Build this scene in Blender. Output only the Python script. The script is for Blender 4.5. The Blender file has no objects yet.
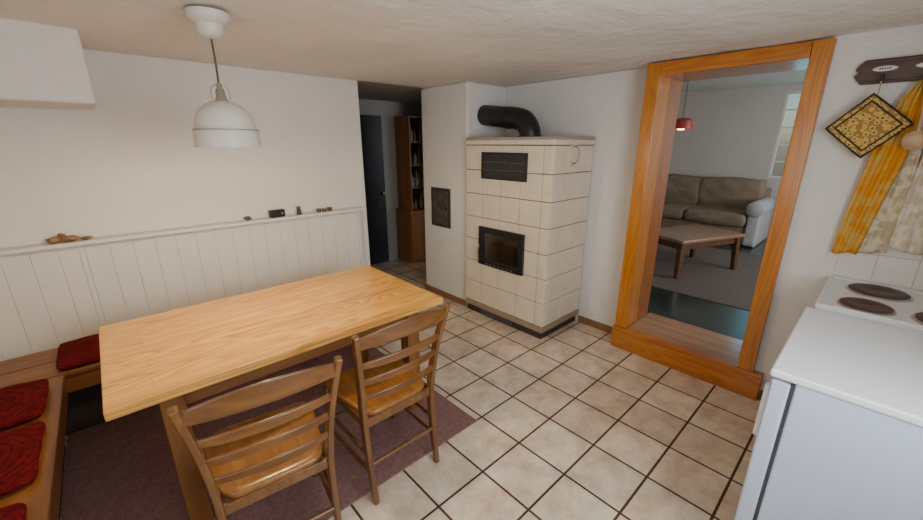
import bpy, bmesh, math, random
from mathutils import Vector, Matrix, noise
random.seed(4)
S=bpy.context.scene
COL=S.collection

# ---------------------------------------------------------------- materials
def newmat(name):
    m=bpy.data.materials.new(name); m.use_nodes=True
    nt=m.node_tree; b=nt.nodes['Principled BSDF']
    return m,nt,b
def N(nt,t,**k):
    n=nt.nodes.new(t)
    for a,v in k.items(): setattr(n,a,v)
    return n
def mat(name,col,rough=.6,var=.06,vs=6,bump=0,bs=40,metal=0,spec=.5,coat=0,rings=0):
    m,nt,b=newmat(name)
    tc=N(nt,'ShaderNodeTexCoord')
    n=N(nt,'ShaderNodeTexNoise'); n.inputs['Scale'].default_value=vs; n.inputs['Detail'].default_value=5
    nt.links.new(tc.outputs['Object'],n.inputs['Vector'])
    r=N(nt,'ShaderNodeValToRGB')
    r.color_ramp.elements[0].position=.3; r.color_ramp.elements[1].position=.7
    r.color_ramp.elements[0].color=tuple(max(0,c*(1-var)) for c in col)+(1,)
    r.color_ramp.elements[1].color=tuple(min(1,c*(1+var)) for c in col)+(1,)
    nt.links.new(n.outputs['Fac'],r.inputs[0]); nt.links.new(r.outputs[0],b.inputs['Base Color'])
    b.inputs['Roughness'].default_value=rough; b.inputs['Metallic'].default_value=metal
    b.inputs['Specular IOR Level'].default_value=spec; b.inputs['Coat Weight'].default_value=coat
    if bump:
        n2=N(nt,'ShaderNodeTexNoise'); n2.inputs['Scale'].default_value=bs; n2.inputs['Detail'].default_value=6
        nt.links.new(tc.outputs['Object'],n2.inputs['Vector'])
        bp=N(nt,'ShaderNodeBump'); bp.inputs['Strength'].default_value=bump; bp.inputs['Distance'].default_value=.01
        nt.links.new(n2.outputs['Fac'],bp.inputs['Height']); nt.links.new(bp.outputs[0],b.inputs['Normal'])
        if rings:
            mp=N(nt,'ShaderNodeMapping'); mp.inputs['Location'].default_value=(-.5,-.5,0); mp.inputs['Scale'].default_value=(1,1,0)
            nt.links.new(tc.outputs['Generated'],mp.inputs['Vector'])
            wv=N(nt,'ShaderNodeTexWave'); wv.wave_type='RINGS'; wv.rings_direction='SPHERICAL'
            wv.inputs['Scale'].default_value=rings; wv.inputs['Distortion'].default_value=1.2
            nt.links.new(mp.outputs[0],wv.inputs['Vector'])
            b2=N(nt,'ShaderNodeBump'); b2.inputs['Strength'].default_value=.8; b2.inputs['Distance'].default_value=.01
            nt.links.new(wv.outputs['Fac'],b2.inputs['Height']); nt.links.new(bp.outputs[0],b2.inputs['Normal']); nt.links.new(b2.outputs[0],b.inputs['Normal'])
    return m
def wood(name,c1,c2,axis='X',rough=.4,grain=1.0,plank=0,coat=.15,c3=None,freq=16):
    m,nt,b=newmat(name)
    tc=N(nt,'ShaderNodeTexCoord'); mp=N(nt,'ShaderNodeMapping')
    s={'X':(1.2,22,22),'Y':(22,1.2,22),'Z':(22,22,1.2)}[axis]
    mp.inputs['Scale'].default_value=tuple(v*grain for v in s)
    nt.links.new(tc.outputs['Object'],mp.inputs['Vector'])
    n=N(nt,'ShaderNodeTexNoise'); n.inputs['Scale'].default_value=1; n.inputs['Detail'].default_value=6; n.inputs['Distortion'].default_value=.6
    nt.links.new(mp.outputs[0],n.inputs['Vector'])
    r=N(nt,'ShaderNodeValToRGB'); r.color_ramp.elements[0].position=.32; r.color_ramp.elements[1].position=.66
    r.color_ramp.elements[0].color=c2+(1,); r.color_ramp.elements[1].color=c1+(1,)
    nt.links.new(n.outputs['Fac'],r.inputs[0]); out=r.outputs[0]
    if c3:
        mp3=N(nt,'ShaderNodeMapping'); mp3.inputs['Scale'].default_value={'X':(.7,6.5,6.5),'Y':(6.5,.7,6.5),'Z':(6.5,6.5,.7)}[axis]
        nt.links.new(tc.outputs['Object'],mp3.inputs['Vector'])
        n3=N(nt,'ShaderNodeTexNoise'); n3.inputs['Scale'].default_value=1; n3.inputs['Detail'].default_value=1.2
        nt.links.new(mp3.outputs[0],n3.inputs['Vector'])
        mu=N(nt,'ShaderNodeMath',operation='MULTIPLY'); mu.inputs[1].default_value=freq; nt.links.new(n3.outputs['Fac'],mu.inputs[0])
        fr=N(nt,'ShaderNodeMath',operation='FRACT'); nt.links.new(mu.outputs[0],fr.inputs[0])
        rw=N(nt,'ShaderNodeValToRGB'); rw.color_ramp.elements[0].position=.25; rw.color_ramp.elements[1].position=.85
        rw.color_ramp.elements[0].color=(1,1,1,1); rw.color_ramp.elements[1].color=c3+(1,)
        e=rw.color_ramp.elements.new(1.0); e.color=(1,1,1,1)
        nt.links.new(fr.outputs[0],rw.inputs[0])
        m3=N(nt,'ShaderNodeMix',data_type='RGBA',blend_type='MULTIPLY'); m3.inputs['Factor'].default_value=.75
        nt.links.new(out,m3.inputs['A']); nt.links.new(rw.outputs[0],m3.inputs['B']); out=m3.outputs['Result']
    if plank:
        mp2=N(nt,'ShaderNodeMapping')
        if axis=='Y': mp2.inputs['Rotation'].default_value=(0,0,math.pi/2)
        nt.links.new(tc.outputs['Object'],mp2.inputs['Vector'])
        br=N(nt,'ShaderNodeTexBrick'); br.offset=.37
        br.inputs['Scale'].default_value=1; br.inputs['Brick Width'].default_value=3.0
        br.inputs['Row Height'].default_value=plank; br.inputs['Mortar Size'].default_value=.001
        br.inputs['Color1'].default_value=(1.0,1.0,1.0,1); br.inputs['Color2'].default_value=(.82,.72,.58,1); br.inputs['Mortar'].default_value=(.6,.5,.4,1)
        nt.links.new(mp2.outputs[0],br.inputs['Vector'])
        mx=N(nt,'ShaderNodeMix',data_type='RGBA',blend_type='MULTIPLY'); mx.inputs['Factor'].default_value=.8
        nt.links.new(out,mx.inputs['A']); nt.links.new(br.outputs['Color'],mx.inputs['B']); out=mx.outputs['Result']
    nt.links.new(out,b.inputs['Base Color'])
    b.inputs['Roughness'].default_value=rough; b.inputs['Coat Weight'].default_value=coat; b.inputs['Coat Roughness'].default_value=.2
    bp=N(nt,'ShaderNodeBump'); bp.inputs['Strength'].default_value=.08; bp.inputs['Distance'].default_value=.004
    nt.links.new(n.outputs['Fac'],bp.inputs['Height']); nt.links.new(bp.outputs[0],b.inputs['Normal'])
    return m
def plaster(name,col,bump=.35):
    m,nt,b=newmat(name)
    tc=N(nt,'ShaderNodeTexCoord')
    n=N(nt,'ShaderNodeTexNoise'); n.inputs['Scale'].default_value=1.3; n.inputs['Detail'].default_value=4
    n2=N(nt,'ShaderNodeTexNoise'); n2.inputs['Scale'].default_value=9; n2.inputs['Detail'].default_value=8; n2.inputs['Roughness'].default_value=.6
    n3=N(nt,'ShaderNodeTexNoise'); n3.inputs['Scale'].default_value=55; n3.inputs['Detail'].default_value=4
    for q in (n,n2,n3): nt.links.new(tc.outputs['Object'],q.inputs['Vector'])
    r=N(nt,'ShaderNodeValToRGB')
    r.color_ramp.elements[0].position=.3; r.color_ramp.elements[1].position=.7
    r.color_ramp.elements[0].color=tuple(c*.93 for c in col)+(1,); r.color_ramp.elements[1].color=col+(1,)
    nt.links.new(n.outputs['Fac'],r.inputs[0]); nt.links.new(r.outputs[0],b.inputs['Base Color'])
    ma=N(nt,'ShaderNodeMath',operation='MULTIPLY_ADD'); ma.inputs[1].default_value=.25
    nt.links.new(n3.outputs['Fac'],ma.inputs[0]); nt.links.new(n2.outputs['Fac'],ma.inputs[2])
    bp=N(nt,'ShaderNodeBump'); bp.inputs['Strength'].default_value=bump; bp.inputs['Distance'].default_value=.03
    nt.links.new(ma.outputs[0],bp.inputs['Height']); nt.links.new(bp.outputs[0],b.inputs['Normal'])
    b.inputs['Roughness'].default_value=.9; b.inputs['Specular IOR Level'].default_value=.2
    return m
TILE=.30; TOX,TOY=.02,.09
def floortile():
    m,nt,b=newmat('floor_tile_ceramic')
    tc=N(nt,'ShaderNodeTexCoord'); mp=N(nt,'ShaderNodeMapping'); mp.inputs['Location'].default_value=(TOX,TOY,0)
    nt.links.new(tc.outputs['Object'],mp.inputs['Vector'])
    br=N(nt,'ShaderNodeTexBrick'); br.offset=0; br.squash=1
    br.inputs['Scale'].default_value=1; br.inputs['Brick Width'].default_value=TILE; br.inputs['Row Height'].default_value=TILE
    br.inputs['Mortar Size'].default_value=.0065; br.inputs['Mortar Smooth'].default_value=.15
    br.inputs['Color1'].default_value=(.78,.68,.56,1); br.inputs['Color2'].default_value=(.66,.55,.45,1); br.inputs['Mortar'].default_value=(.075,.04,.022,1)
    nt.links.new(mp.outputs[0],br.inputs['Vector'])
    n=N(nt,'ShaderNodeTexNoise'); n.inputs['Scale'].default_value=6; n.inputs['Detail'].default_value=8; n.inputs['Roughness'].default_value=.7
    nt.links.new(tc.outputs['Object'],n.inputs['Vector'])
    r=N(nt,'ShaderNodeValToRGB'); r.color_ramp.elements[0].position=.35; r.color_ramp.elements[1].position=.62
    r.color_ramp.elements[0].color=(.78,.67,.57,1); r.color_ramp.elements[1].color=(1.1,1.08,1.03,1)
    nt.links.new(n.outputs['Fac'],r.inputs[0])
    mx=N(nt,'ShaderNodeMix',data_type='RGBA',blend_type='MULTIPLY'); mx.inputs['Factor'].default_value=1
    nt.links.new(br.outputs['Color'],mx.inputs['A']); nt.links.new(r.outputs[0],mx.inputs['B'])
    nt.links.new(mx.outputs['Result'],b.inputs['Base Color'])
    rr=N(nt,'ShaderNodeMapRange'); rr.inputs['To Min'].default_value=.26; rr.inputs['To Max'].default_value=.85
    nt.links.new(br.outputs['Fac'],rr.inputs['Value']); nt.links.new(rr.outputs[0],b.inputs['Roughness'])
    iv=N(nt,'ShaderNodeMath',operation='MULTIPLY_ADD'); iv.inputs[1].default_value=-1.0
    nt.links.new(br.outputs['Fac'],iv.inputs[0])
    sm=N(nt,'ShaderNodeMath',operation='MULTIPLY'); sm.inputs[1].default_value=.25
    nt.links.new(n.outputs['Fac'],sm.inputs[0]); nt.links.new(sm.outputs[0],iv.inputs[2])
    bp=N(nt,'ShaderNodeBump'); bp.inputs['Strength'].default_value=.4; bp.inputs['Distance'].default_value=.004
    nt.links.new(iv.outputs[0],bp.inputs['Height']); nt.links.new(bp.outputs[0],b.inputs['Normal'])
    return m
def emis(name,col,s):
    m,nt,b=newmat(name); b.inputs['Base Color'].default_value=col+(1,)
    b.inputs['Emission Color'].default_value=col+(1,); b.inputs['Emission Strength'].default_value=s
    return m

M_WALL=plaster('wall_plaster',(.79,.76,.715),.5)
M_CEIL=plaster('ceiling_plaster',(.82,.785,.715),.7)
M_PWALL=plaster('passage_plaster_dim',(.36,.345,.32),.4)  # plaster darkened: the dimness of the passage is put into the colour
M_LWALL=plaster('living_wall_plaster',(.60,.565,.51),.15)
M_FLOOR=floortile()
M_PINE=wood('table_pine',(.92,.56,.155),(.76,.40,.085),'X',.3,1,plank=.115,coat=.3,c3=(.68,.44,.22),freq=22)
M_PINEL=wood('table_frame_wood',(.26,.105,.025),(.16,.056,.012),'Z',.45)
M_CHAIR=wood('chair_beech',(.20,.083,.023),(.11,.042,.010),'Z',.3,1.3,coat=.4)
M_SEAT=wood('chair_seat_wood',(.32,.135,.03),(.20,.075,.015),'Y',.3,1,coat=.4)
M_BENCH=wood('bench_wood',(.28,.11,.026),(.16,.06,.013),'Y',.4)
M_BENCHSHADE=mat('bench_under_shade',(.03,.017,.012),.7,.2)  # near-black colour standing for the shade under the benches
M_FRAMEZ=wood('door_frame_pine_v',(.60,.235,.028),(.48,.165,.017),'Z',.28,.8,coat=.4,c3=(.78,.62,.46))
M_FRAMEY=wood('door_frame_pine_h',(.56,.20,.024),(.44,.14,.015),'Y',.2,.8,coat=.6,c3=(.78,.62,.46))
M_SILL=wood('door_sill_pine_sheen',(.50,.28,.15),(.38,.19,.095),'Y',.12,.8,coat=1)  # pine made paler and pinker, the sill's pale reflection put into the colour
M_WHITEW=mat('white_paint_wood',(.75,.71,.65),.5,.03,3,.05,20)
M_WHITE=mat('white_enamel',(.78,.79,.80),.3,.02,3)
M_FRSIDE=mat('fridge_side_cool_lit',(.53,.60,.74),.45,.02,3)  # enamel tinted blue: cool window light is put into the colour
M_FRTOP=mat('fridge_top',(.78,.79,.81),.5,.02,3,.05,120)
M_DARKG=mat('dark_gasket',(.12,.12,.13),.6)
M_BLACK=mat('black_metal',(.012,.012,.013),.38,.2,20,.1,80)
M_GLASSD=mat('dark_stove_glass',(.03,.02,.012),.08,.4,5,coat=1)
M_TILEC=mat('stove_tile_glaze',(.75,.65,.51),.2,.05,9,.06,12,coat=.4)
M_GROUT=mat('stove_grout',(.14,.09,.055),.9)
M_PLINTH=mat('stove_plinth',(.04,.03,.025),.6,.1)
M_BAND=mat('stove_band',(.32,.24,.17),.5)
M_SLAB=mat('stove_slab',(.36,.32,.27),.5)
M_RED=mat('red_cushion_fabric',(.12,.007,.009),.95,.35,30,.7,60,spec=.08,rings=5)
M_RUG=mat('mauve_rug',(.27,.148,.135),1,.2,60,.6,220,spec=.05)
M_LRUG=mat('living_rug',(.17,.14,.12),1,.2,60,.6,200,spec=.05)
M_GREEN=wood('green_floorboards',(.030,.052,.044),(.014,.028,.025),'Y',.25,1,plank=.16,coat=.3)
M_SOFA=mat('sofa_cover',(.25,.19,.135),.95,.12,8,.6,12,spec=.1)
M_SOFAA=mat('sofa_arm_cover',(.44,.43,.43),.95,.06,8,.5,12,spec=.1)
M_CTTOP=wood('coffee_table_top_wood',(.36,.21,.13),(.24,.13,.075),'X',.16,1,coat=.6)
M_CTLEG=wood('coffee_table_leg_wood',(.15,.062,.024),(.09,.034,.012),'Z',.4)
M_DKWOOD=wood('rack_dark_wood',(.10,.035,.018),(.05,.018,.01),'Y',.35)
M_PORC=mat('porcelain',(.8,.76,.68),.25,.03)
M_LAMP=mat('lamp_white_enamel',(.66,.62,.54),.4,.02)
M_LAMPN=mat('lamp_neck_nickel',(.42,.38,.32),.35,.05,metal=.7)
M_BRASS=mat('brass',(.55,.36,.14),.3,.05,metal=1)
M_BROWN=mat('baseboard_tile',(.26,.13,.06),.5,.2,12)
M_HOT=mat('hotplate_iron',(.075,.035,.028),.5,.2,25)
M_STEEL=mat('steel',(.5,.5,.5),.3,metal=1)
M_PANEL=mat('flue_hatch_metal',(.05,.047,.042),.45,.25,15)
M_DKDOOR=mat('dark_blue_door',(.010,.013,.018),.4,.2)
M_SHELF=wood('shelf_wood',(.30,.13,.035),(.19,.075,.02),'Z',.45)
M_SKIRT=mat('wall_tile_glaze',(.74,.72,.67),.2,.03)

# ---------------------------------------------------------------- mesh helpers
def obj_from_bm(bm,name,m,parent=None,smooth=False):
    me=bpy.data.meshes.new(name); bmesh.ops.recalc_face_normals(bm,faces=bm.faces); bm.to_mesh(me); bm.free()
    if isinstance(m,(list,tuple)):
        for q in m: me.materials.append(q)
    else: me.materials.append(m)
    if smooth:
        for p in me.polygons: p.use_smooth=True
    o=bpy.data.objects.new(name,me); COL.objects.link(o)
    if parent: o.parent=parent
    return o
def addbox(bm,x0,x1,y0,y1,z0,z1,mi=0,mx=None):
    vs=[bm.verts.new(v) for v in ((x0,y0,z0),(x1,y0,z0),(x1,y1,z0),(x0,y1,z0),(x0,y0,z1),(x1,y0,z1),(x1,y1,z1),(x0,y1,z1))]
    if mx is not None:
        for v in vs: v.co=mx@v.co
    for f in ((0,3,2,1),(4,5,6,7),(0,1,5,4),(1,2,6,5),(2,3,7,6),(3,0,4,7)):
        fc=bm.faces.new([vs[i] for i in f]); fc.material_index=mi
def boxes(name,lst,m,parent=None,bevel=0,seg=2):
    bm=bmesh.new()
    for b in lst: addbox(bm,*b)
    o=obj_from_bm(bm,name,m,parent)
    if bevel:
        md=o.modifiers.new('bevel','BEVEL'); md.width=bevel; md.segments=seg; md.limit_method='ANGLE'
        for p in o.data.polygons: p.use_smooth=True
        o.modifiers.new('wn','WEIGHTED_NORMAL')
    return o
def box(name,x0,x1,y0,y1,z0,z1,m,parent=None,bevel=0,seg=2):
    return boxes(name,[(x0,x1,y0,y1,z0,z1)],m,parent,bevel,seg)
def empty(name,loc=(0,0,0),rz=0):
    e=bpy.data.objects.new(name,None); e.location=loc; e.rotation_euler=(0,0,rz); e.empty_display_size=.1; COL.objects.link(e); return e
def lathe(name,prof,m,loc=(0,0,0),parent=None,seg=48,solid=0,rot=None):
    bm=bmesh.new(); rings=[]
    for r,z in prof:
        if r<1e-5: rings.append([bm.verts.new((0,0,z))])
        else: rings.append([bm.verts.new((r*math.cos(2*math.pi*i/seg),r*math.sin(2*math.pi*i/seg),z)) for i in range(seg)])
    for a,b in zip(rings,rings[1:]):
        for i in range(seg):
            j=(i+1)%seg
            if len(a)==1 and len(b)==1: continue
            if len(a)==1: bm.faces.new((a[0],b[i],b[j]))
            elif len(b)==1: bm.faces.new((a[i],a[j],b[0]))
            else: bm.faces.new((a[i],a[j],b[j],b[i]))
    T=Matrix.Translation(loc)
    if rot is not None: T=T@rot
    bmesh.ops.transform(bm,matrix=T,verts=bm.verts)
    o=obj_from_bm(bm,name,m,parent,True)
    if solid:
        s=o.modifiers.new('s','SOLIDIFY'); s.thickness=solid; s.offset=0
    es=o.modifiers.new('es','EDGE_SPLIT'); es.split_angle=math.radians(50)
    return o
def tube(name,pts,rad,m,parent=None,seg=16,res=1):
    P=[Vector(p) for p in pts]; R=rad if isinstance(rad,(list,tuple)) else [rad]*len(P)
    bm=bmesh.new(); rings=[]; up=None
    for i,p in enumerate(P):
        t=(P[min(i+1,len(P)-1)]-P[max(i-1,0)]).normalized()
        if up is None:
            up=Vector((0,0,1)) if abs(t.z)<.9 else Vector((1,0,0))
        s=t.cross(up).normalized(); up=s.cross(t).normalized()
        rings.append([bm.verts.new(p+(s*math.cos(2*math.pi*k/seg)+up*math.sin(2*math.pi*k/seg))*R[i]) for k in range(seg)])
    for a,b in zip(rings,rings[1:]):
        for k in range(seg): bm.faces.new((a[k],a[(k+1)%seg],b[(k+1)%seg],b[k]))
    bm.faces.new(rings[0]); bm.faces.new(rings[-1])
    o=obj_from_bm(bm,name,m,parent,True)
    es=o.modifiers.new('es','EDGE_SPLIT'); es.split_angle=math.radians(60)
    return o
def bez(pts,n=8):
    P=[Vector(p) for p in pts]; P=[P[0]*2-P[1]]+P+[P[-1]*2-P[-2]]; out=[]
    for i in range(1,len(P)-2):
        for k in range(n):
            t=k/n; a,b,c,d=P[i-1],P[i],P[i+1],P[i+2]
            out.append(.5*((2*b)+(c-a)*t+(2*a-5*b+4*c-d)*t*t+(3*b-a-3*c+d)*t**3))
    out.append(P[-2]); return out
def sweep(name,pts,w,h,side,m,parent=None,bevel=.005):
    P=[Vector(p) for p in pts]; n=len(P)
    W=w if isinstance(w,(list,tuple)) else [w]*n; H=h if isinstance(h,(list,tuple)) else [h]*n
    side=Vector(side).normalized(); bm=bmesh.new(); rings=[]
    for i,p in enumerate(P):
        t=(P[min(i+1,n-1)]-P[max(i-1,0)]).normalized()
        nn=t.cross(side).normalized(); s=nn.cross(t).normalized()
        rings.append([bm.verts.new(p+s*a*W[i]/2+nn*b*H[i]/2) for a,b in ((-1,-1),(1,-1),(1,1),(-1,1))])
    for a,b in zip(rings,rings[1:]):
        for k in range(4): bm.faces.new((a[k],a[(k+1)%4],b[(k+1)%4],b[k]))
    bm.faces.new(rings[0]); bm.faces.new(rings[-1])
    o=obj_from_bm(bm,name,m,parent,True)
    md=o.modifiers.new('b','BEVEL'); md.width=bevel; md.segments=3; md.limit_method='ANGLE'; md.angle_limit=math.radians(40)
    o.modifiers.new('wn','WEIGHTED_NORMAL')
    return o
def soft(name,x0,x1,y0,y1,z0,z1,m,parent=None,r=.05,puff=.02,nz=.008,seed=0,flatbottom=False):
    bm=bmesh.new(); nx=10
    bmesh.ops.create_cube(bm,size=2)
    bmesh.ops.subdivide_edges(bm,edges=bm.edges[:],cuts=nx,use_grid_fill=True)
    c=Vector(((x0+x1)/2,(y0+y1)/2,(z0+z1)/2)); h=Vector(((x1-x0)/2,(y1-y0)/2,(z1-z0)/2))
    for v in bm.verts:
        p=Vector((v.co.x*h.x,v.co.y*h.y,v.co.z*h.z))
        q=Vector([max(-(h[i]-r),min(h[i]-r,p[i])) if h[i]>r else 0 for i in range(3)])
        d=p-q
        rr=Vector([min(r,h[i]) for i in range(3)])
        if d.length>1e-6:
            dd=d.normalized(); p=q+Vector((dd.x*rr.x,dd.y*rr.y,dd.z*rr.z))
        u=v.co
        b=(1-u.x**2 if abs(u.x)<1 else 1)*(1-u.y**2 if abs(u.y)<1 else 1)*(1-u.z**2 if abs(u.z)<1 else 1)
        dirn=Vector([u[i] if abs(u[i])>.999 else 0 for i in range(3)])
        p+=dirn*puff*b
        p+=dirn*nz*noise.noise((c+p)*9+Vector((seed,0,0)))
        v.co=c+p
        if flatbottom and v.co.z<z0: v.co.z=z0
    o=obj_from_bm(bm,name,m,parent,True)
    s=o.modifiers.new('s','SUBSURF'); s.levels=1; s.render_levels=1
    return o

# ---------------------------------------------------------------- room shell
ZC=2.19
XW=3.15
floor=box('floor',-1.0,3.17,-.75,4.85,-.1,0,M_FLOOR)
boxes('floor_passage',[(3.17,3.75,3.43,4.85,-.1,0)],M_FLOOR)
def uneven_ceiling(name,x0,x1,y0,y1,z):
    bm=bmesh.new(); nx=max(2,int((x1-x0)/.06)); ny=max(2,int((y1-y0)/.06)); g=[]
    for i in range(nx+1):
        row=[]
        for j in range(ny+1):
            x=x0+(x1-x0)*i/nx; y=y0+(y1-y0)*j/ny
            e=min(1,min(x-x0,x1-x,y-y0,y1-y)/.2)
            row.append(bm.verts.new((x,y,z+(.020*noise.noise(Vector((x*1.1,y*1.1,3)))+.008*noise.noise(Vector((x*3.5,y*3.5,1))))*e)))
        g.append(row)
    for i in range(nx):
        for j in range(ny): bm.faces.new((g[i][j],g[i][j+1],g[i+1][j+1],g[i+1][j]))
    o=obj_from_bm(bm,name,M_CEIL,None,True)
    s=o.modifiers.new('s','SOLIDIFY'); s.thickness=.1; s.offset=-1 if o.data.polygons[0].normal.z<0 else 1
    return o
uneven_ceiling('ceiling',-.9,XW,-.65,3.4,ZC)
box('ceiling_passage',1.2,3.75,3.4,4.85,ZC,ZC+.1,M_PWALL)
boxes('wall_north',[(-1.0,1.88,3.4,3.55,0,2.35)],M_WALL,bevel=.012)
boxes('wall_east',[(3.0,3.35,-.75,.36,0,2.6),(XW,3.35,1.25,3.43,0,2.6),(3.0,3.35,.36,1.25,2.13,2.6),(3.02,3.35,.36,1.25,-.1,.05)],M_WALL)
boxes('wall_chimney_breast',[(2.6,XW,2.73,3.43,0,ZC)],M_WALL,bevel=.02,seg=3)
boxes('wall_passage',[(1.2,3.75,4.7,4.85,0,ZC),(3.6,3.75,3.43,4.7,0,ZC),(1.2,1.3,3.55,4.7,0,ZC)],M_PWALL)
boxes('wall_west',[(-1.0,-.87,-.75,-.1,0,2.35),(-1.0,-.87,1.0,3.4,0,2.35),(-1.0,-.87,-.1,1.0,0,.9),(-1.0,-.87,-.1,1.0,1.95,2.35)],M_WALL)
boxes('wall_south',[(-.87,.15,-.75,-.62,0,2.35),(1.5,3.0,-.75,-.62,0,2.35),(.15,1.5,-.75,-.62,0,1.0),(.15,1.5,-.75,-.62,2.05,2.35)],M_WALL)
box('wall_soffit',-.87,.07,2.84,3.4,1.845,ZC+.02,M_WALL,bevel=.015,seg=3)
def window(name,axis,c,a0,a1,z0,z1,nv,nh,d=.05,mt=None,t=.05):
    e=empty(name); L=[]
    def add(p0,p1,q0,q1,dd=d):
        if axis=='Y': L.append((p0,p1,c-dd/2,c+dd/2,q0,q1))
        else: L.append((c-dd/2,c+dd/2,p0,p1,q0,q1))
    add(a0,a0+t,z0,z1); add(a1-t,a1,z0,z1); add(a0+t,a1-t,z0,z0+t); add(a0+t,a1-t,z1-t,z1)
    for i in range(1,nv+1):
        p=a0+(a1-a0)*i/(nv+1); add(p-.02,p+.02,z0+t,z1-t,d*.8)
    for i in range(1,nh+1):
        q=z0+(z1-z0)*i/(nh+1); add(a0+t,a1-t,q-.012,q+.012,d*.5)
    boxes('frame',L,mt or M_WHITEW,e,.003)
    return e
window('window_1','X',-.93,-.1,1.0,.9,1.95,1,0)
window('window_2','Y',-.69,.15,1.5,1.0,2.05,1,0)

# ---------------------------------------------------------------- wainscot & ledge
wa=empty('wainscot_panelling')
L=[];x=-.86
while x<1.74:
    w=.118
    x1=min(x+w-.001,1.76)
    L.append((x,x1,3.335,3.352,.0,1.045)); x+=w
boxes('boards',L,M_WHITEW,wa,.0013)
box('backing',-.86,1.76,3.353,3.399,0,1.045,mat('groove_paint',(.68,.64,.58),.8),wa)
boxes('seam_strip',[(-.180,-.168,3.328,3.335,.0,1.045),(1.735,1.76,3.325,3.335,0,1.045)],M_WHITEW,wa,.002)
box('ledge',-.86,1.79,3.285,3.399,1.046,1.072,M_WHITEW,wa,.006)

def stones(name,items,m):
    bm=bmesh.new()
    for (x,y,r,sx,sy,sz,s) in items:
        g=bmesh.ops.create_icosphere(bm,subdivisions=3,radius=r)
        for v in g['verts']:
            n=1+.25*noise.noise(v.co.normalized()*1.5+Vector((s,s,0)))
            v.co=Vector((v.co.x*sx*n,v.co.y*sy*n,v.co.z*sz*n))
        mz=min(v.co.z for v in g['verts'])
        for v in g['verts']: v.co+=Vector((x,y,1.072-mz))
    return obj_from_bm(bm,name,m,None,True)
stones('decorative_stones',[(-.27,3.33,.025,1.3,1,.8,1),(-.2,3.325,.032,1.4,1,.6,2),(-.235,3.35,.022,1,1,1.2,5),(-.13,3.335,.018,1.6,1,.6,7)],mat('stone_brown',(.26,.15,.08),.7,.4,30))
stones('pebble',[(.80,3.34,.018,1.5,1,.9,3)],mat('pebble_dark',(.1,.08,.07),.7))
cl=empty('tabletop_radio',(1.02,3.335,1.072),.15)
box('body',-.06,.06,-.022,.022,0,.06,M_BLACK,cl,.005)
boxes('speaker_grille',[(-.046+i*.008,-.042+i*.008,-.025,-.022,.01,.048) for i in range(6)],M_PLINTH,cl)
lathe('dial',[(0,.003),(.009,.003),(.009,0)],M_STEEL,(.035,-.022,.03),cl,rot=Matrix.Rotation(math.pi/2,4,'X'))
fg=empty('carved_figurine',(1.2,3.335,1.072))
lathe('body',[(0,0),(.024,0),(.022,.008),(.016,.02),(.021,.035),(.012,.045),(.017,.055),(.014,.066),(0,.072)],mat('figurine_dark',(.09,.06,.04),.6),(0,0,0),fg)
for i,(dx,hh) in enumerate(((0,.03),(.05,.026),(.10,.034))):
    lathe('tea_light_glass',[(0,.002),(.016,.002),(.020,hh),(.022,hh),(.018,0),(0,0)],mat('amber_glass%d'%i,(.13,.09,.06),.2),(1.37+dx,3.33,1.072))

# ---------------------------------------------------------------- benches
be=empty('wooden_bench')
boxes('seat_boards',[(-.86,-.615,.7,2.845,.405,.435),(-.61,-.35,.7,2.845,.405,.435)],M_BENCH,be,.006)
boxes('front_rail',[(-.385,-.36,.72,2.83,.30,.404)],M_BENCH,be,.004)
boxes('supports',[(-.84,-.452,y,y+.04,0.001,.404) for y in (.75,1.75,2.78)],M_BENCH,be,.004)
box('shade_panel',-.45,-.435,.74,2.83,.001,.40,M_BENCHSHADE,be)  # added dark sheet in place of the shade below the seat
b2=empty('wooden_bench.001')
M_BENCHX=wood('bench_wood_x',(.28,.11,.026),(.16,.06,.013),'X',.4)
boxes('seat_boards',[(-.86,1.45,2.86,3.065,.405,.435),(-.86,1.45,3.07,3.28,.405,.435)],M_BENCHX,b2,.006)
boxes('front_rail',[(-.385,1.43,2.875,2.9,.30,.404)],M_BENCHX,b2,.004)
boxes('supports',[(x,x+.04,2.98,3.26,0.001,.404) for x in (-.6,.45,1.38)],M_BENCHX,b2,.004)
box('shade_panel',-.55,1.42,2.96,2.975,.001,.40,M_BENCHSHADE,b2)  # same added shade sheet, below the back bench
k=0
for (x0,x1,y0,y1) in ((-.84,-.40,.85,1.27),(-.84,-.40,1.36,1.80),(-.84,-.39,1.90,2.34),(-.84,-.40,2.40,2.80),(-.38,.06,2.87,3.26),(.16,.58,2.87,3.26),(.70,1.12,2.87,3.26)):
    k+=1
    soft('seat_cushion' if k==1 else 'seat_cushion.%03d'%(k-1),x0,x1,y0,y1,.437,.478,M_RED,None,.03,.004,.010,k*3.3,True)

# ---------------------------------------------------------------- rug & dining table
rg=box('area_rug',-.43,1.43,1.40,2.955,.0005,.008,M_RUG,None,.003)
tb=empty('dining_table')
TX0,TX1,TY0,TY1=-.15,1.405,1.68,2.585
box('top',TX0,TX1,TY0,TY1,.710,.75,M_PINE,tb,.006,3)
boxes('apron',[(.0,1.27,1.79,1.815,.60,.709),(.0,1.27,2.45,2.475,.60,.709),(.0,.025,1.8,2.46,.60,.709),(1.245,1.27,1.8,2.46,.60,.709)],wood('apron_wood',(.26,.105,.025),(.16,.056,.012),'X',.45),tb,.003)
boxes('legs',[(x,x+.085,y,y+.085,.0085,.709) for x in (-.0,1.185) for y in (1.755,2.425)],M_PINEL,tb,.006)

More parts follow.
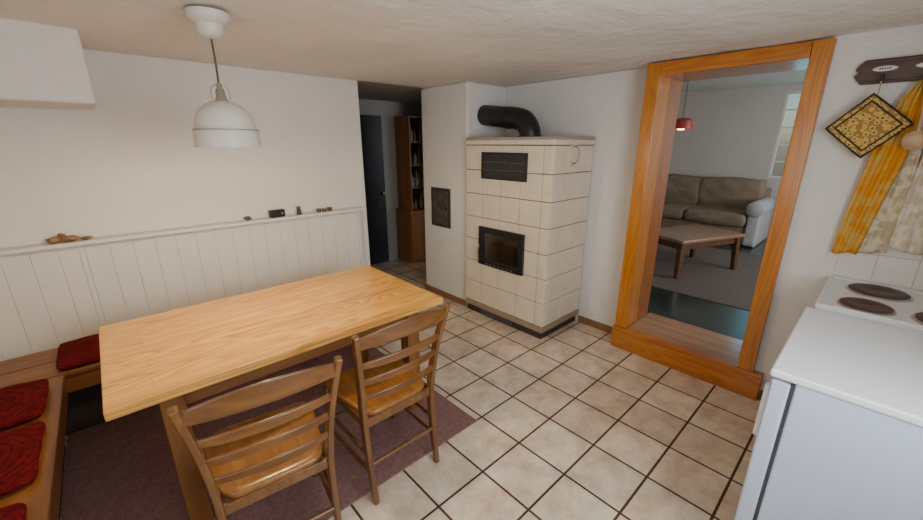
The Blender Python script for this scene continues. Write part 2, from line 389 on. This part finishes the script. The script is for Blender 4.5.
# ---------------------------------------------------------------- chairs
M_CHAIRX=wood('chair_beech_x',(.20,.083,.023),(.11,.042,.010),'X',.3,1.3,coat=.4)
def chair(name,x,y,rz):
    e=empty(name,(x,y,0),rz)
    for s,nm in ((-1,'l'),(1,'r')):
        pts=bez([(s*.185,-.02,0),(s*.188,.012,.22),(s*.192,.025,.45),(s*.205,.0,.66),(s*.225,-.035,.82),(s*.24,-.065,.925)],6)
        n=len(pts); H=[.030+.012*math.sin(math.pi*min(1,i/(n-1)*1.05)) for i in range(n)]
        sweep('back_post_'+nm,pts,.026,H,(1,0,0),M_CHAIR,e,.007)
        fp=[(s*.205,.425,.0085),(s*.2,.41,.22),(s*.195,.40,.448)]
        sweep('front_leg_'+nm,bez(fp,5),[.026+.010*i/10 for i in range(11)],[.026+.010*i/10 for i in range(11)],(1,0,0),M_CHAIR,e,.008)
        tube('side_stretcher_'+nm,[(s*.190,.0,.17),(s*.198,.415,.17)],.010,M_CHAIR,e)
        tube('side_stretcher_up_'+nm,[(s*.190,.01,.27),(s*.198,.41,.27)],.010,M_CHAIR,e)
        sweep('side_rail_'+nm,[(s*.186,.03,.425),(s*.186,.39,.425)],.018,.045,(1,0,0),M_CHAIR,e,.003)
    sweep('front_rail',[(-.18,.40,.425),(.18,.40,.425)],.018,.045,(0,1,0),M_CHAIR,e,.003)
    sweep('back_rail',[(-.18,.028,.425),(.18,.028,.425)],.018,.045,(0,1,0),M_CHAIR,e,.003)
    tube('front_stretcher',[(-.2,.415,.23),(.2,.415,.23)],.010,M_CHAIR,e)
    tube('back_stretcher',[(-.188,.005,.21),(.188,.005,.21)],.010,M_CHAIR,e)
    for i,(z,yy,hw,h) in enumerate(((.575,.006,.198,.034),(.665,-.006,.206,.036),(.755,-.024,.216,.038),(.875,-.052,.236,.075))):
        pts=[]; Hh=[]
        for k in range(17):
            u=-1+2*k/16
            pts.append((u*hw,yy-.045*(1-u*u),z+.012*(1-u*u)+(.016*(1-u*u) if i==3 else 0)))
            Hh.append(h*(1-.30*u*u) if i<3 else h*(.62+.38*(1-u*u)))
        P=[Vector(p) for p in pts]
        sweep('back_slat_%d'%(i+1),P,.013,Hh,(0,1,-.15),M_CHAIRX,e,.005)
    bm=bmesh.new(); out=[]
    n=64
    for k in range(n):
        a=2*math.pi*k/n; c,s_=math.cos(a),math.sin(a)
        p=.32
        X=math.copysign(abs(c)**p,c); Y=math.copysign(abs(s_)**p,s_)
        w=.178+.045*(Y+1)/2
        out.append((X*w,.222+Y*.205))
    cx,cy=0,.222; rings=[]
    for f,dz in ((0,-.012),(.3,-.011),(.6,-.007),(.85,-.001),(.97,.0),(1,-.004)):
        if f==0: rings.append([bm.verts.new((cx,cy,.474+dz))])
        else: rings.append([bm.verts.new((cx+(a-cx)*f,cy+(b-cy)*f,.474+dz)) for a,b in out])
    rings.append([bm.verts.new((a,b,.452)) for a,b in out])
    rings.append([bm.verts.new((cx+(a-cx)*.95,cy+(b-cy)*.95,.448)) for a,b in out])
    for A,B in zip(rings,rings[1:]):
        for k in range(n):
            j=(k+1)%n
            if len(A)==1: bm.faces.new((A[0],B[k],B[j]))
            else: bm.faces.new((A[k],A[j],B[j],B[k]))
    bm.faces.new(rings[-1])
    obj_from_bm(bm,'seat',M_SEAT,e,True)
    return e
chair('dining_chair',.27,1.275,math.radians(-7))
chair('dining_chair.001',.858,1.345,math.radians(0))

# ---------------------------------------------------------------- pendant lamp
LX,LY=.475,2.10
pl=empty('pendant_lamp',(LX,LY,0))
lathe('canopy',[(0,.0),(.02,.0),(.045,.012),(.052,.03),(.054,.055),(.075,.066),(.082,.085),(.082,.1)],M_LAMP,(0,0,ZC-.108),pl)
tube('cord',[(0,0,ZC-.1),(.002,.002,2.02),(0,0,1.90)],.0045,mat('cord_fabric',(.10,.08,.06),.8),pl,8)
lathe('neck',[(0,.075),(.010,.07),(.012,.05),(.018,.045),(.020,.01),(.03,-.002),(.03,-.012),(0,-.012)],M_LAMPN,(0,0,1.835),pl)
lathe('shade',[(.028,1.832),(.045,1.828),(.075,1.812),(.100,1.788),(.114,1.760),(.120,1.735),(.122,1.714),(.128,1.708),(.131,1.70),(.133,1.665),(.134,1.635)],M_LAMP,(0,0,0),pl,64,.003)
lathe('shade_rim',[(.131,1.7125),(.131,1.708)],mat('rim_line',(.3,.27,.22),.4),(0,0,0),pl,64,.002)
for s in (-1,1):
    tube('yoke_arm',bez([(s*.010,0,1.905),(s*.034,0,1.88),(s*.036,0,1.84)],5),.003,M_LAMPN,pl,8)
lathe('bulb',[(0,1.66),(.018,1.665),(.028,1.685),(.028,1.70),(.016,1.73),(.012,1.76),(0,1.76)],emis('bulb_glow',(1,.72,.38),12),(0,0,0),pl)
ld=bpy.data.lights.new('bulb_light','POINT'); ld.energy=36; ld.color=(1,.72,.37); ld.shadow_soft_size=.03
lo=bpy.data.objects.new('bulb_light',ld); lo.location=(0,0,1.645); lo.parent=pl; COL.objects.link(lo)

# ---------------------------------------------------------------- tiled stove
st=empty('tiled_stove')
SX0,SX1,SY0,SY1=2.55,XW-.01,1.735,2.69
box('plinth',SX0+.025,SX1,SY0+.025,SY1,0,.075,M_PLINTH,st,.004)
boxes('ash_drawer',[(SX0+.012,SX0+.0245,SY0+.35,SY0+.75,.012,.07)],mat('drawer_iron',(.06,.06,.065),.4),st,.003)
box('base_band',SX0-.004,SX1,SY0-.004,SY1,.076,.128,M_BAND,st,.006)
box('core',SX0+.008,SX1-.001,SY0+.008,SY1-.001,.128,1.64,M_GROUT,st)
L=[];rows=7;zh=(1.638-.130)/rows;cols=4;cw=(SY1-SY0)/4.4
edges=[SY0,SY0+.4*cw]+[SY0+.4*cw+cw*i for i in range(1,5)]
grill=(1.97,2.48,1.35,1.58); fdoor=(1.96,2.49,.55,.915)
for r in range(rows):
    z0=.130+zh*r+.0025; z1=.130+zh*(r+1)-.0025
    ed=edges
    for i in range(len(ed)-1):
        L.append((SX0,SX0+.02,ed[i]+(.0025 if i else 0),ed[i+1]-.0025,z0,z1))
    sw=(SX1-SX0-.02)/2.3
    ee=[SX0+.0205,SX0+.02+sw*.4,SX0+.02+sw*1.4,SX1] if r%2 else [SX0+.0205,SX0+.02+sw*.95,SX0+.02+sw*1.95,SX1]
    for i in range(len(ee)-1): L.append((ee[i]+(.0025 if i else 0),ee[i+1]-.0025,SY0,SY0+.02,z0,z1))
boxes('glazed_tiles',L,M_TILEC,st,.004,2)
box('top_cap',SX0-.015,SX1,SY0-.015,SY1,1.641,1.685,M_TILEC,st,.012,3)
box('top_slab',SX0-.010,SX1,SY0-.010,SY1,1.6855,1.703,M_SLAB,st,.003)
y0,y1,z0,z1=grill
M_GRI=mat('grille_iron',(.07,.065,.06),.4)
boxes('grille_frame',[(SX0-.014,SX0-.0005,y0,y1,z0,z0+.018),(SX0-.014,SX0-.0005,y0,y1,z1-.018,z1),(SX0-.014,SX0-.0005,y0,y0+.018,z0+.018,z1-.018),(SX0-.014,SX0-.0005,y1-.018,y1,z0+.018,z1-.018)],M_BLACK,st,.002)
boxes('grille_back',[(SX0-.003,SX0-.0005,y0+.018,y1-.018,z0+.018,z1-.018)],M_BLACK,st)
nb=24; bw=(y1-y0-.036)/nb
boxes('grille_bars',[(SX0-.012,SX0-.0035,y0+.018+i*bw,y0+.018+i*bw+.007,z0+.018,z1-.018) for i in range(nb)]+[(SX0-.013,SX0-.0035,y0+.018,y1-.018,z0+(z1-z0)*q-.004,z0+(z1-z0)*q+.004) for q in (.36,.64)],M_GRI,st)
y0,y1,z0,z1=fdoor
t=.055
boxes('fire_door_frame',[(SX0-.03,SX0-.0005,y0,y1,z0,z0+t),(SX0-.03,SX0-.0005,y0,y1,z1-t,z1),(SX0-.03,SX0-.0005,y0,y0+t,z0+t,z1-t),(SX0-.03,SX0-.0005,y1-t,y1,z0+t,z1-t)],M_BLACK,st,.006,3)
box('fire_door_glass',SX0-.014,SX0-.008,y0+t,y1-t,z0+t,z1-t,M_GLASSD,st)
box('fire_door_backplate',SX0-.007,SX0-.0005,y0+t,y1-t,z0+t,z1-t,M_BLACK,st)
sweep('fire_door_handle',[(SX0-.055,y1-.03,z0+.05),(SX0-.06,y1-.028,z0+.14),(SX0-.045,y1-.025,z0+.2)],.014,.014,(1,0,0),M_STEEL,st,.004)
boxes('air_slots',[(SX0-.034,SX0-.0305,y0+.1+i*.05,y0+.13+i*.05,z0+.018,z0+.026) for i in range(7)],M_STEEL,st)
RX=Matrix.Rotation(math.pi/2,4,'X')
lathe('round_cap',[(0,.016),(.055,.016),(.062,.012),(.066,.0)],M_TILEC,(2.83,SY0,1.565),st,rot=RX)
lathe('round_cap_joint',[(.066,.006),(.073,.006),(.073,.0)],M_GROUT,(2.83,SY0,1.565),st,rot=RX)
lathe('round_cap_ring',[(.073,.0),(.073,.012),(.083,.011),(.087,0)],M_TILEC,(2.83,SY0,1.565),st,rot=RX)
pp=bez([(2.82,2.17,1.704),(2.82,2.18,1.765),(2.82,2.235,1.835),(2.82,2.33,1.865),(2.82,2.5,1.885),(2.82,2.728,1.91)],7)
tube('flue_pipe',pp,.092,M_BLACK,st,32)
lathe('flue_collar',[(.092,.0),(.112,.0),(.112,.012),(.092,.012)],M_BLACK,(2.82,2.17,1.704),st)
tube('flue_seam',[(2.82,2.40,1.872),(2.82,2.415,1.8735)],.096,M_BLACK,st,32)

fh=empty('flue_cleanout_hatch')
boxes('frame',[(2.588,2.599,2.97,3.0,.80,1.21),(2.588,2.599,3.245,3.275,.80,1.21),(2.588,2.599,3.0,3.245,.80,.83),(2.588,2.599,3.0,3.245,1.18,1.21)],M_PANEL,fh,.002)
box('door',2.592,2.599,3.001,3.244,.831,1.179,mat('hatch_plate',(.09,.075,.06),.4,.5,14),fh)
lathe('knob',[(0,.014),(.012,.012),(.012,0)],M_BLACK,(2.592,3.03,1.0),fh,rot=Matrix.Rotation(-math.pi/2,4,'Y'))

boxes('baseboard_east',[(XW-.015,XW-.0005,1.305,1.73,0,.065),(2.985,2.9995,-.1,.265,0,.065)],M_BROWN,None,.003)
boxes('baseboard_chimney',[(2.585,2.5995,2.735,3.43,0,.065)],M_BROWN,None,.003)

# ---------------------------------------------------------------- door frame
df=empty('door_frame')
FX=2.935
boxes('casing_left',[(FX+.01,XW-.001,1.19,1.285,.19,2.18)],M_FRAMEZ,df,.006)
boxes('casing_right',[(FX+.01,3.0,.325,.415,.19,2.18)],M_FRAMEZ,df,.006)
box('casing_head',FX+.01,3.0,.4155,1.1895,2.095,2.18,M_FRAMEY,df,.006)
box('jamb_left',XW,3.37,1.19,1.248,.19,2.13,wood('jamb_pine',(.40,.13,.02),(.30,.09,.013),'Z',.35,.8,coat=.3,c3=(.7,.5,.35)),df,.002)
box('jamb_right',3.001,3.37,.362,.415,.19,2.13,M_FRAMEZ,df,.002)
box('jamb_head',3.001,3.37,.4155,1.1895,2.095,2.129,M_FRAMEY,df,.002)
box('threshold_riser',FX,3.0,.27,1.30,0,.189,M_FRAMEY,df,.006)
box('threshold_riser_return',3.0005,XW-.001,1.2,1.30,0,.189,M_FRAMEY,df,.003)
box('threshold_sill',3.001,3.42,.4155,1.1895,.051,.192,M_SILL,df,.004)

# ---------------------------------------------------------------- living room
ZL=.19
box('floor_living',3.425,8.0,-1.6,4.2,.09,ZL,M_GREEN)
box('ceiling_living',3.35,8.0,-1.6,4.2,2.50,2.6,M_CEIL)
WY0,WY1,WZ0,WZ1=.15,1.27,1.13,2.39
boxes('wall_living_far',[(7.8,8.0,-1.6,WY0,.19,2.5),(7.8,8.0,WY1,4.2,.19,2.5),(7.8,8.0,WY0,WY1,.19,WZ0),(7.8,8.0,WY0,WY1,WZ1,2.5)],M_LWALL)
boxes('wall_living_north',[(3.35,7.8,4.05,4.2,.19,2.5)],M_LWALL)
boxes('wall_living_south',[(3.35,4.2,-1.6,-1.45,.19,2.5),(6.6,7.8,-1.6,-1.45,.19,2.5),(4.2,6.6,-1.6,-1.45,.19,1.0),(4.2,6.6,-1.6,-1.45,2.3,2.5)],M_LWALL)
window('window_3','X',7.82,WY0,WY1,WZ0,WZ1,1,4,.03,t=.035)
window('added_window_4','Y',-1.53,4.2,6.6,1.0,2.3,3,1)  # unseen window, added to light the living room
box('living_room_rug',4.12,6.4,.2,2.35,ZL+.0005,ZL+.006,M_LRUG,None,.002)
so=empty('sofa')
sx0,sx1,sy0,sy1=6.75,7.66,1.05,3.1
soft('base',sx0+.05,sx1,sy0+.12,sy1-.12,ZL+.002,ZL+.30,M_SOFA,so,.03,.0,.006,1)
ym=(sy0+sy1)/2
for i,(a,b) in enumerate(((sy0+.2,ym-.004),(ym+.004,sy1-.2))):
    soft('seat_cushion_%d'%(i+1),sx0,sx1-.22,a,b,ZL+.29,ZL+.47,M_SOFA,so,.05,.02,.012,i*5+2)
    soft('back_cushion_%d'%(i+1),sx1-.34,sx1-.06,a-.02,b+.02,ZL+.45,ZL+.92,M_SOFA,so,.08,.03,.03,i*7+3)
soft('backrest',sx1-.16,sx1,sy0+.1,sy1-.1,ZL+.28,ZL+.82,M_SOFA,so,.05,.0,.01,4)
for i,a in enumerate((sy0,sy1-.22)):
    soft('arm_%d'%(i+1),sx0+.02,sx1-.02,a+.03,a+.19,ZL+.002,ZL+.55,M_SOFAA,so,.03,.0,.01,i+9)
    tube('arm_roll_%d'%(i+1),[(sx0,a+.11,ZL+.56),(sx0+.02,a+.11,ZL+.56),(sx1-.1,a+.11,ZL+.56),(sx1-.08,a+.11,ZL+.56)],[.10,.115,.115,.10],M_SOFAA,so,24)
ct=empty('coffee_table',(5.10,1.45,ZL+.0085),math.radians(-22))
box('top',-.5,.5,-.32,.32,.40,.44,M_CTTOP,ct,.01)
boxes('apron',[(-.43,.43,-.27,-.25,.32,.399),(-.43,.43,.25,.27,.32,.399),(-.45,-.43,-.27,.27,.32,.399),(.43,.45,-.27,.27,.32,.399)],M_CTLEG,ct,.003)
for i,(a,b) in enumerate(((-1,-1),(1,-1),(1,1),(-1,1))):
    sweep('leg_%d'%(i+1),[(a*.44,b*.26,.399),(a*.45,b*.27,.2),(a*.46,b*.28,0)],[.07,.055,.05],[.07,.055,.05],(1,0,0),M_CTLEG,ct,.006)
hl=empty('red_hanging_lamp',(5.57,1.9,0))
tube('cord',[(0,0,2.499),(0,0,1.96)],.004,M_BLACK,hl,8)
lathe('shade',[(.02,1.96),(.07,1.955),(.13,1.93),(.14,1.86),(.138,1.83)],mat('red_shade',(.35,.03,.015),.4),(0,0,0),hl,40,.004)
lathe('bulb',[(0,1.815),(.04,1.82),(.05,1.86),(.02,1.92),(0,1.92)],emis('bulb_glow_red',(1,.6,.3),8),(0,0,0),hl)

# ---------------------------------------------------------------- passage furniture
sh=empty('bottle_cabinet')
cx0,cx1,cy0,cy1=3.10,3.59,4.36,4.69
boxes('carcass',[(cx0,cx0+.022,cy0,cy1,.76,2.0),(cx1-.022,cx1,cy0,cy1,.76,2.0),(cx0+.022,cx1-.022,cy1-.015,cy1,.76,2.0),(cx0-.05,cx1,cy0-.03,cy1,.02,.72)],M_SHELF,sh,.002)
boxes('shelves',[(cx0+.022,cx1-.022,cy0+.01,cy1-.016,z,z+.02) for z in (1.06,1.36,1.66,1.98)]+[(cx0-.06,cx1,cy0-.05,cy1,.7205,.7595)],M_SHELF,sh,.002)
boxes('cabinet_doors',[(cx0-.04,(cx0+cx1)/2-.03,cy0-.048,cy0-.031,.08,.70),((cx0+cx1)/2-.02,cx1-.02,cy0-.048,cy0-.031,.08,.70)],M_SHELF,sh,.004)
bt=[(.10,.08,.04),(.16,.12,.05),(.30,.28,.24),(.22,.06,.03),(.20,.16,.10)]
bm_=[mat('bottle_%d'%i,c,.2,.1) for i,c in enumerate(bt)]
bo=empty('bottles')
for z in (.760,1.081,1.381,1.681):
    for i in range(5):
        r=random.uniform(.028,.036);h=random.uniform(.14,.23)
        lathe('bottle',[(0,0),(r,0),(r,h*.6),(r*.4,h*.78),(r*.35,h),(0,h)],random.choice(bm_),(cx0+.07+i*.083,cy0+.06+random.uniform(0,.06),z+.0005),bo,20)
d1=empty('door_1')
box('leaf',2.0,2.88,4.66,4.695,.01,2.0,M_DKDOOR,d1,.004)
boxes('panels',[(2.1,2.78,4.652,4.66,.15,.9),(2.1,2.78,4.652,4.66,1.05,1.85)],M_DKDOOR,d1,.006)
lathe('knob',[(0,.05),(.02,.045),(.025,.03),(.01,.015),(.01,0)],M_BRASS,(2.83,4.66,1.0),d1,rot=RX)

# ---------------------------------------------------------------- fridge and cooker
fr=empty('refrigerator')
box('body',1.545,2.30,-.52,.055,.02,.895,M_FRSIDE,fr,.006)
box('gasket',1.56,2.285,.0555,.066,.06,.885,M_DARKG,fr)
box('door',1.545,2.30,.0665,.118,.05,.885,M_FRSIDE,fr,.008,3)
box('top',1.537,2.308,-.53,.126,.896,.925,M_FRTOP,fr,.008,3)
box('handle',1.62,1.65,.119,.137,.6,.82,M_WHITE,fr,.006)
boxes('feet',[(x,x+.04,y,y+.04,0,.0199) for x in (1.57,2.23) for y in (-.49,.0)],M_BLACK,fr)
ck=empty('electric_cooker')
box('body',2.40,2.975,-.52,.07,.0,.885,M_WHITE,ck,.006)
box('oven_door',2.42,2.955,.0705,.095,.15,.70,M_WHITE,ck,.006)
box('oven_window',2.50,2.875,.0955,.098,.30,.58,M_GLASSD,ck)
box('control_panel',2.41,2.965,.0705,.09,.74,.87,M_WHITE,ck,.004)
for i in range(5):
    lathe('knob_%d'%i,[(0,.022),(.015,.022),(.018,0)],M_BLACK,(2.47+i*.11,.09,.80),ck,rot=Matrix.Rotation(-math.pi/2,4,'X'))
tube('oven_handle',[(2.46,.12,.68),(2.915,.12,.68)],.009,M_STEEL,ck)
boxes('handle_posts',[(2.46,2.48,.0955,.12,.672,.688),(2.895,2.915,.0955,.12,.672,.688)],M_STEEL,ck)
box('hob',2.395,2.98,-.525,.10,.886,.915,M_WHITE,ck,.008,3)
boxes('hob_rim',[(2.395,2.98,.082,.10,.9151,.924),(2.395,2.413,-.525,.0815,.9151,.924),(2.962,2.98,-.525,.0815,.9151,.924)],M_WHITE,ck,.003)
for i,(x,y,r) in enumerate(((2.83,-.10,.112),(2.53,-.065,.092),(2.83,-.37,.092),(2.53,-.33,.112))):
    lathe('hotplate_%d'%(i+1),[(0,.010),(r*.25,.010),(r*.27,.012),(r*.6,.012),(r*.62,.0135),(r*.95,.0135),(r,.010),(r,.0)],M_HOT,(x,y,.9155),ck)
    lathe('hotplate_ring_%d'%(i+1),[(r*1.001,.006),(r*1.08,.004),(r*1.1,0)],M_STEEL,(x,y,.9155),ck)
L=[]
for j in range(5):
    for i in range(5):
        y1=.085-i*.15; z0=.93+j*.15-.15
        if j<4 or i>0: L.append((2.990,2.9975,y1-.147,y1,z0,z0+.147))
boxes('wall_splashback_tiles',L,M_SKIRT,None,.002)
box('wall_splashback_grout',2.9905,2.9995,-.66,.084,.78,1.38,mat('wall_grout',(.5,.47,.42),.9))
hr=empty('coat_hook_rack')
bm=bmesh.new(); pr=[]
for (y,z) in ((.21,1.965),(.222,1.985),(.205,1.998),(.222,2.012),(.21,2.035),(.19,2.055),(-.37,2.055),(-.39,2.035),(-.40,2.0),(-.39,1.96),(-.37,1.94),(.19,1.94)):
    pr.append((y,z))
f=[bm.verts.new((2.975,y,z)) for y,z in pr]; b_=[bm.verts.new((2.999,y,z)) for y,z in pr]
bm.faces.new(f); bm.faces.new(b_)
for i in range(len(pr)):
    j=(i+1)%len(pr); bm.faces.new((f[i],f[j],b_[j],b_[i]))
o=obj_from_bm(bm,'board',M_DKWOOD,hr); md=o.modifiers.new('b','BEVEL'); md.width=.004; md.segments=2
boxes('board_moulding',[(2.965,2.9745,-.36,.19,2.035,2.05),(2.968,2.9745,-.36,.19,1.945,1.955)],M_DKWOOD,hr,.003)
for i,y in enumerate((.115,-.03,-.18)):
    lathe('plaque_%d'%i,[(0,.006),(.022,.006),(.026,0)],M_PORC,(0,0,0),hr,rot=Matrix.Translation((2.974,y,2.008))@Matrix.Rotation(-math.pi/2,4,'Y')@Matrix.Diagonal((.5,1.7,1,1)))
    boxes('plaque_print_%d'%i,[(2.9672,2.9678,y-.022+k*.009,y-.016+k*.009,2.004,2.012) for k in range(5)],M_BLACK,hr)
    tube('hook_%d'%i,bez([(2.975,y,1.975),(2.945,y,1.965),(2.925,y,1.95),(2.922,y,1.968)],5),.007,M_BLACK,hr,10)
def patt():
    m,nt,b=newmat('potholder_print')
    tc=N(nt,'ShaderNodeTexCoord'); v=N(nt,'ShaderNodeTexVoronoi'); v.inputs['Scale'].default_value=46
    nt.links.new(tc.outputs['Object'],v.inputs['Vector'])
    r=N(nt,'ShaderNodeValToRGB'); r.color_ramp.interpolation='CONSTANT'
    r.color_ramp.elements[0].color=(.14,.07,.02,1); r.color_ramp.elements[1].position=.25; r.color_ramp.elements[1].color=(.62,.40,.10,1)
    e=r.color_ramp.elements.new(.55); e.color=(.32,.18,.045,1)
    nt.links.new(v.outputs['Distance'],r.inputs[0]); nt.links.new(r.outputs[0],b.inputs['Base Color']); b.inputs['Roughness'].default_value=.9
    return m
def towelmat(name,c1,c2,sc):
    m,nt,b=newmat(name)
    tc=N(nt,'ShaderNodeTexCoord'); w=N(nt,'ShaderNodeTexNoise'); w.inputs['Scale'].default_value=sc; w.inputs['Detail'].default_value=3
    nt.links.new(tc.outputs['Object'],w.inputs['Vector'])
    r=N(nt,'ShaderNodeValToRGB'); r.color_ramp.elements[0].position=.45; r.color_ramp.elements[1].position=.58
    r.color_ramp.elements[0].color=c1+(1,); r.color_ramp.elements[1].color=c2+(1,)
    nt.links.new(w.outputs['Fac'],r.inputs[0]); nt.links.new(r.outputs[0],b.inputs['Base Color']); b.inputs['Roughness'].default_value=.95
    return m
ph=empty('pot_holder',(2.915,.118,1.735)); ph.rotation_euler=(math.radians(42),0,0)
soft('quilted_pad',-.008,.008,-.105,.105,-.105,.105,patt(),ph,.006,.004,.002,1)
boxes('binding',[(-.009,.009,-.113,-.103,-.113,.113),(-.009,.009,.103,.113,-.113,.113),(-.009,.009,-.103,.103,-.113,-.103),(-.009,.009,-.103,.103,.103,.113)],mat('binding_black',(.03,.022,.02),.9),ph,.004)
boxes('inner_border',[(-.0135,.0135,-.088,-.08,-.088,.088),(-.0135,.0135,.08,.088,-.088,.088),(-.0135,.0135,-.08,.08,-.088,-.08),(-.0135,.0135,-.08,.08,.08,.088)],mat('border_dark',(.05,.03,.02),.9),ph,.002)
Ri=Matrix.Rotation(-math.radians(42),4,'X')
tube('loop',[Ri@(Vector(p)-Vector((2.915,.118,1.735))) for p in bez([(2.915,.113,1.885),(2.92,.113,1.93),(2.926,.115,1.962)],5)],.003,mat('loop_cloth',(.5,.35,.12),.9),ph,8)
def towel(name,x,top,rows,m,folds=3,amp=.012,ph_=0):
    bm=bmesh.new(); g=[]; n=28
    R=[]
    for a,b in zip(rows,rows[1:]):
        for k in range(8):
            t=k/8; R.append(tuple(a[i]+(b[i]-a[i])*t for i in range(3)))
    R.append(rows[-1])
    for z,a,b in R:
        row=[]
        for i in range(n+1):
            u=i/n; y=a+(b-a)*u
            d=amp*math.sin(u*math.pi*2*folds+ph_+z*2)+.004*noise.noise(Vector((u*5,z*6,ph_)))
            row.append(bm.verts.new((x+d,y,z+.008*math.sin(u*6+ph_)*(1 if z<rows[0][0]-.1 else 0))))
        g.append(row)
    for r0,r1 in zip(g,g[1:]):
        for i in range(n): bm.faces.new((r0[i],r0[i+1],r1[i+1],r1[i]))
    o=obj_from_bm(bm,name,m,None,True)
    s=o.modifiers.new('s','SOLIDIFY'); s.thickness=.003; s.offset=0
    return o
towel('dish_towel',2.945,0,[(1.938,-.04,-.015),(1.85,-.05,.03),(1.6,-.05,.075),(1.3,-.01,.105),(1.07,.02,.12)],towelmat('yellow_towel',(.66,.27,.015),(.62,.38,.08),14),3,.010,0)
towel('dish_towel.001',2.967,0,[(1.93,-.05,-.03),(1.8,-.08,.0),(1.5,-.10,.02),(1.3,-.10,.03),(1.09,-.085,.04)],towelmat('white_towel',(.50,.40,.25),(.72,.62,.46),22),3,.006,1)
towel('dish_towel.002',2.955,0,[(1.93,-.2,-.16),(1.6,-.22,-.1),(1.3,-.24,-.09),(1.12,-.25,-.085)],towelmat('white_towel2',(.60,.50,.36),(.75,.68,.56),22),3,.008,2)
ldl=empty('wooden_spoon',(2.905,-.06,1.66))
M_WOODSP=wood('spoon_wood',(.62,.44,.26),(.48,.31,.16),'Z',.5)
lathe('bowl',[(0,-.0),(.025,.004),(.038,.014),(.043,.028),(.045,.028),(.042,.010),(.026,-.003),(0,-.006)],M_WOODSP,(0,0,0),ldl,32,rot=Matrix.Rotation(-math.radians(80),4,'Y'))
tube('handle',bez([(-.02,0,.04),(.0,.005,.12),(.01,.018,.22),(.015,.03,.30)],6),.005,M_WOODSP,ldl,10)

# ---------------------------------------------------------------- lights
def area(name,loc,rot,sx,sy,e,col):
    l=bpy.data.lights.new(name,'AREA'); l.shape='RECTANGLE'; l.size=sx; l.size_y=sy; l.energy=e; l.color=col
    o=bpy.data.objects.new(name,l); o.location=loc; o.rotation_euler=rot; COL.objects.link(o); return o
area('window_daylight_west',(-1.05,.45,1.42),(0,math.radians(-90),0),1.0,1.05,11,(.78,.89,1))
area('window_daylight_south',(.83,-.80,1.53),(math.radians(90),0,0),1.3,1.0,52,(.86,.93,1))
area('added_daylight_living',(5.4,-1.65,1.65),(math.radians(90),0,0),2.3,1.25,78,(.90,.94,1))  # added light for the living room, through its unseen south opening
area('window_daylight_far',(8.1,.68,1.75),(0,math.radians(90),0),1.4,1.3,7,(.22,.68,.85))
area('passage_fill',(1.7,4.1,2.17),(0,0,0),.2,.2,.5,(1,.8,.6))  # added faint fill for the dark passage, no fitting there
w=bpy.data.worlds.new('world'); S.world=w; w.use_nodes=True
bg=w.node_tree.nodes['Background']
sk=w.node_tree.nodes.new('ShaderNodeTexSky'); sk.sky_type='NISHITA'; sk.sun_disc=False; sk.sun_elevation=math.radians(35); sk.sun_rotation=math.radians(200)
w.node_tree.links.new(sk.outputs[0],bg.inputs[0]); bg.inputs[1].default_value=.1

# ---------------------------------------------------------------- camera
cam=bpy.data.cameras.new('camera'); cam.sensor_width=36; cam.lens=385/923*36; cam.clip_start=.02
co=bpy.data.objects.new('camera',cam); co.location=(0,0,1.65)
co.rotation_euler=(math.radians(90-16.8),0,math.radians(47.2-90)); COL.objects.link(co)
S.camera=co
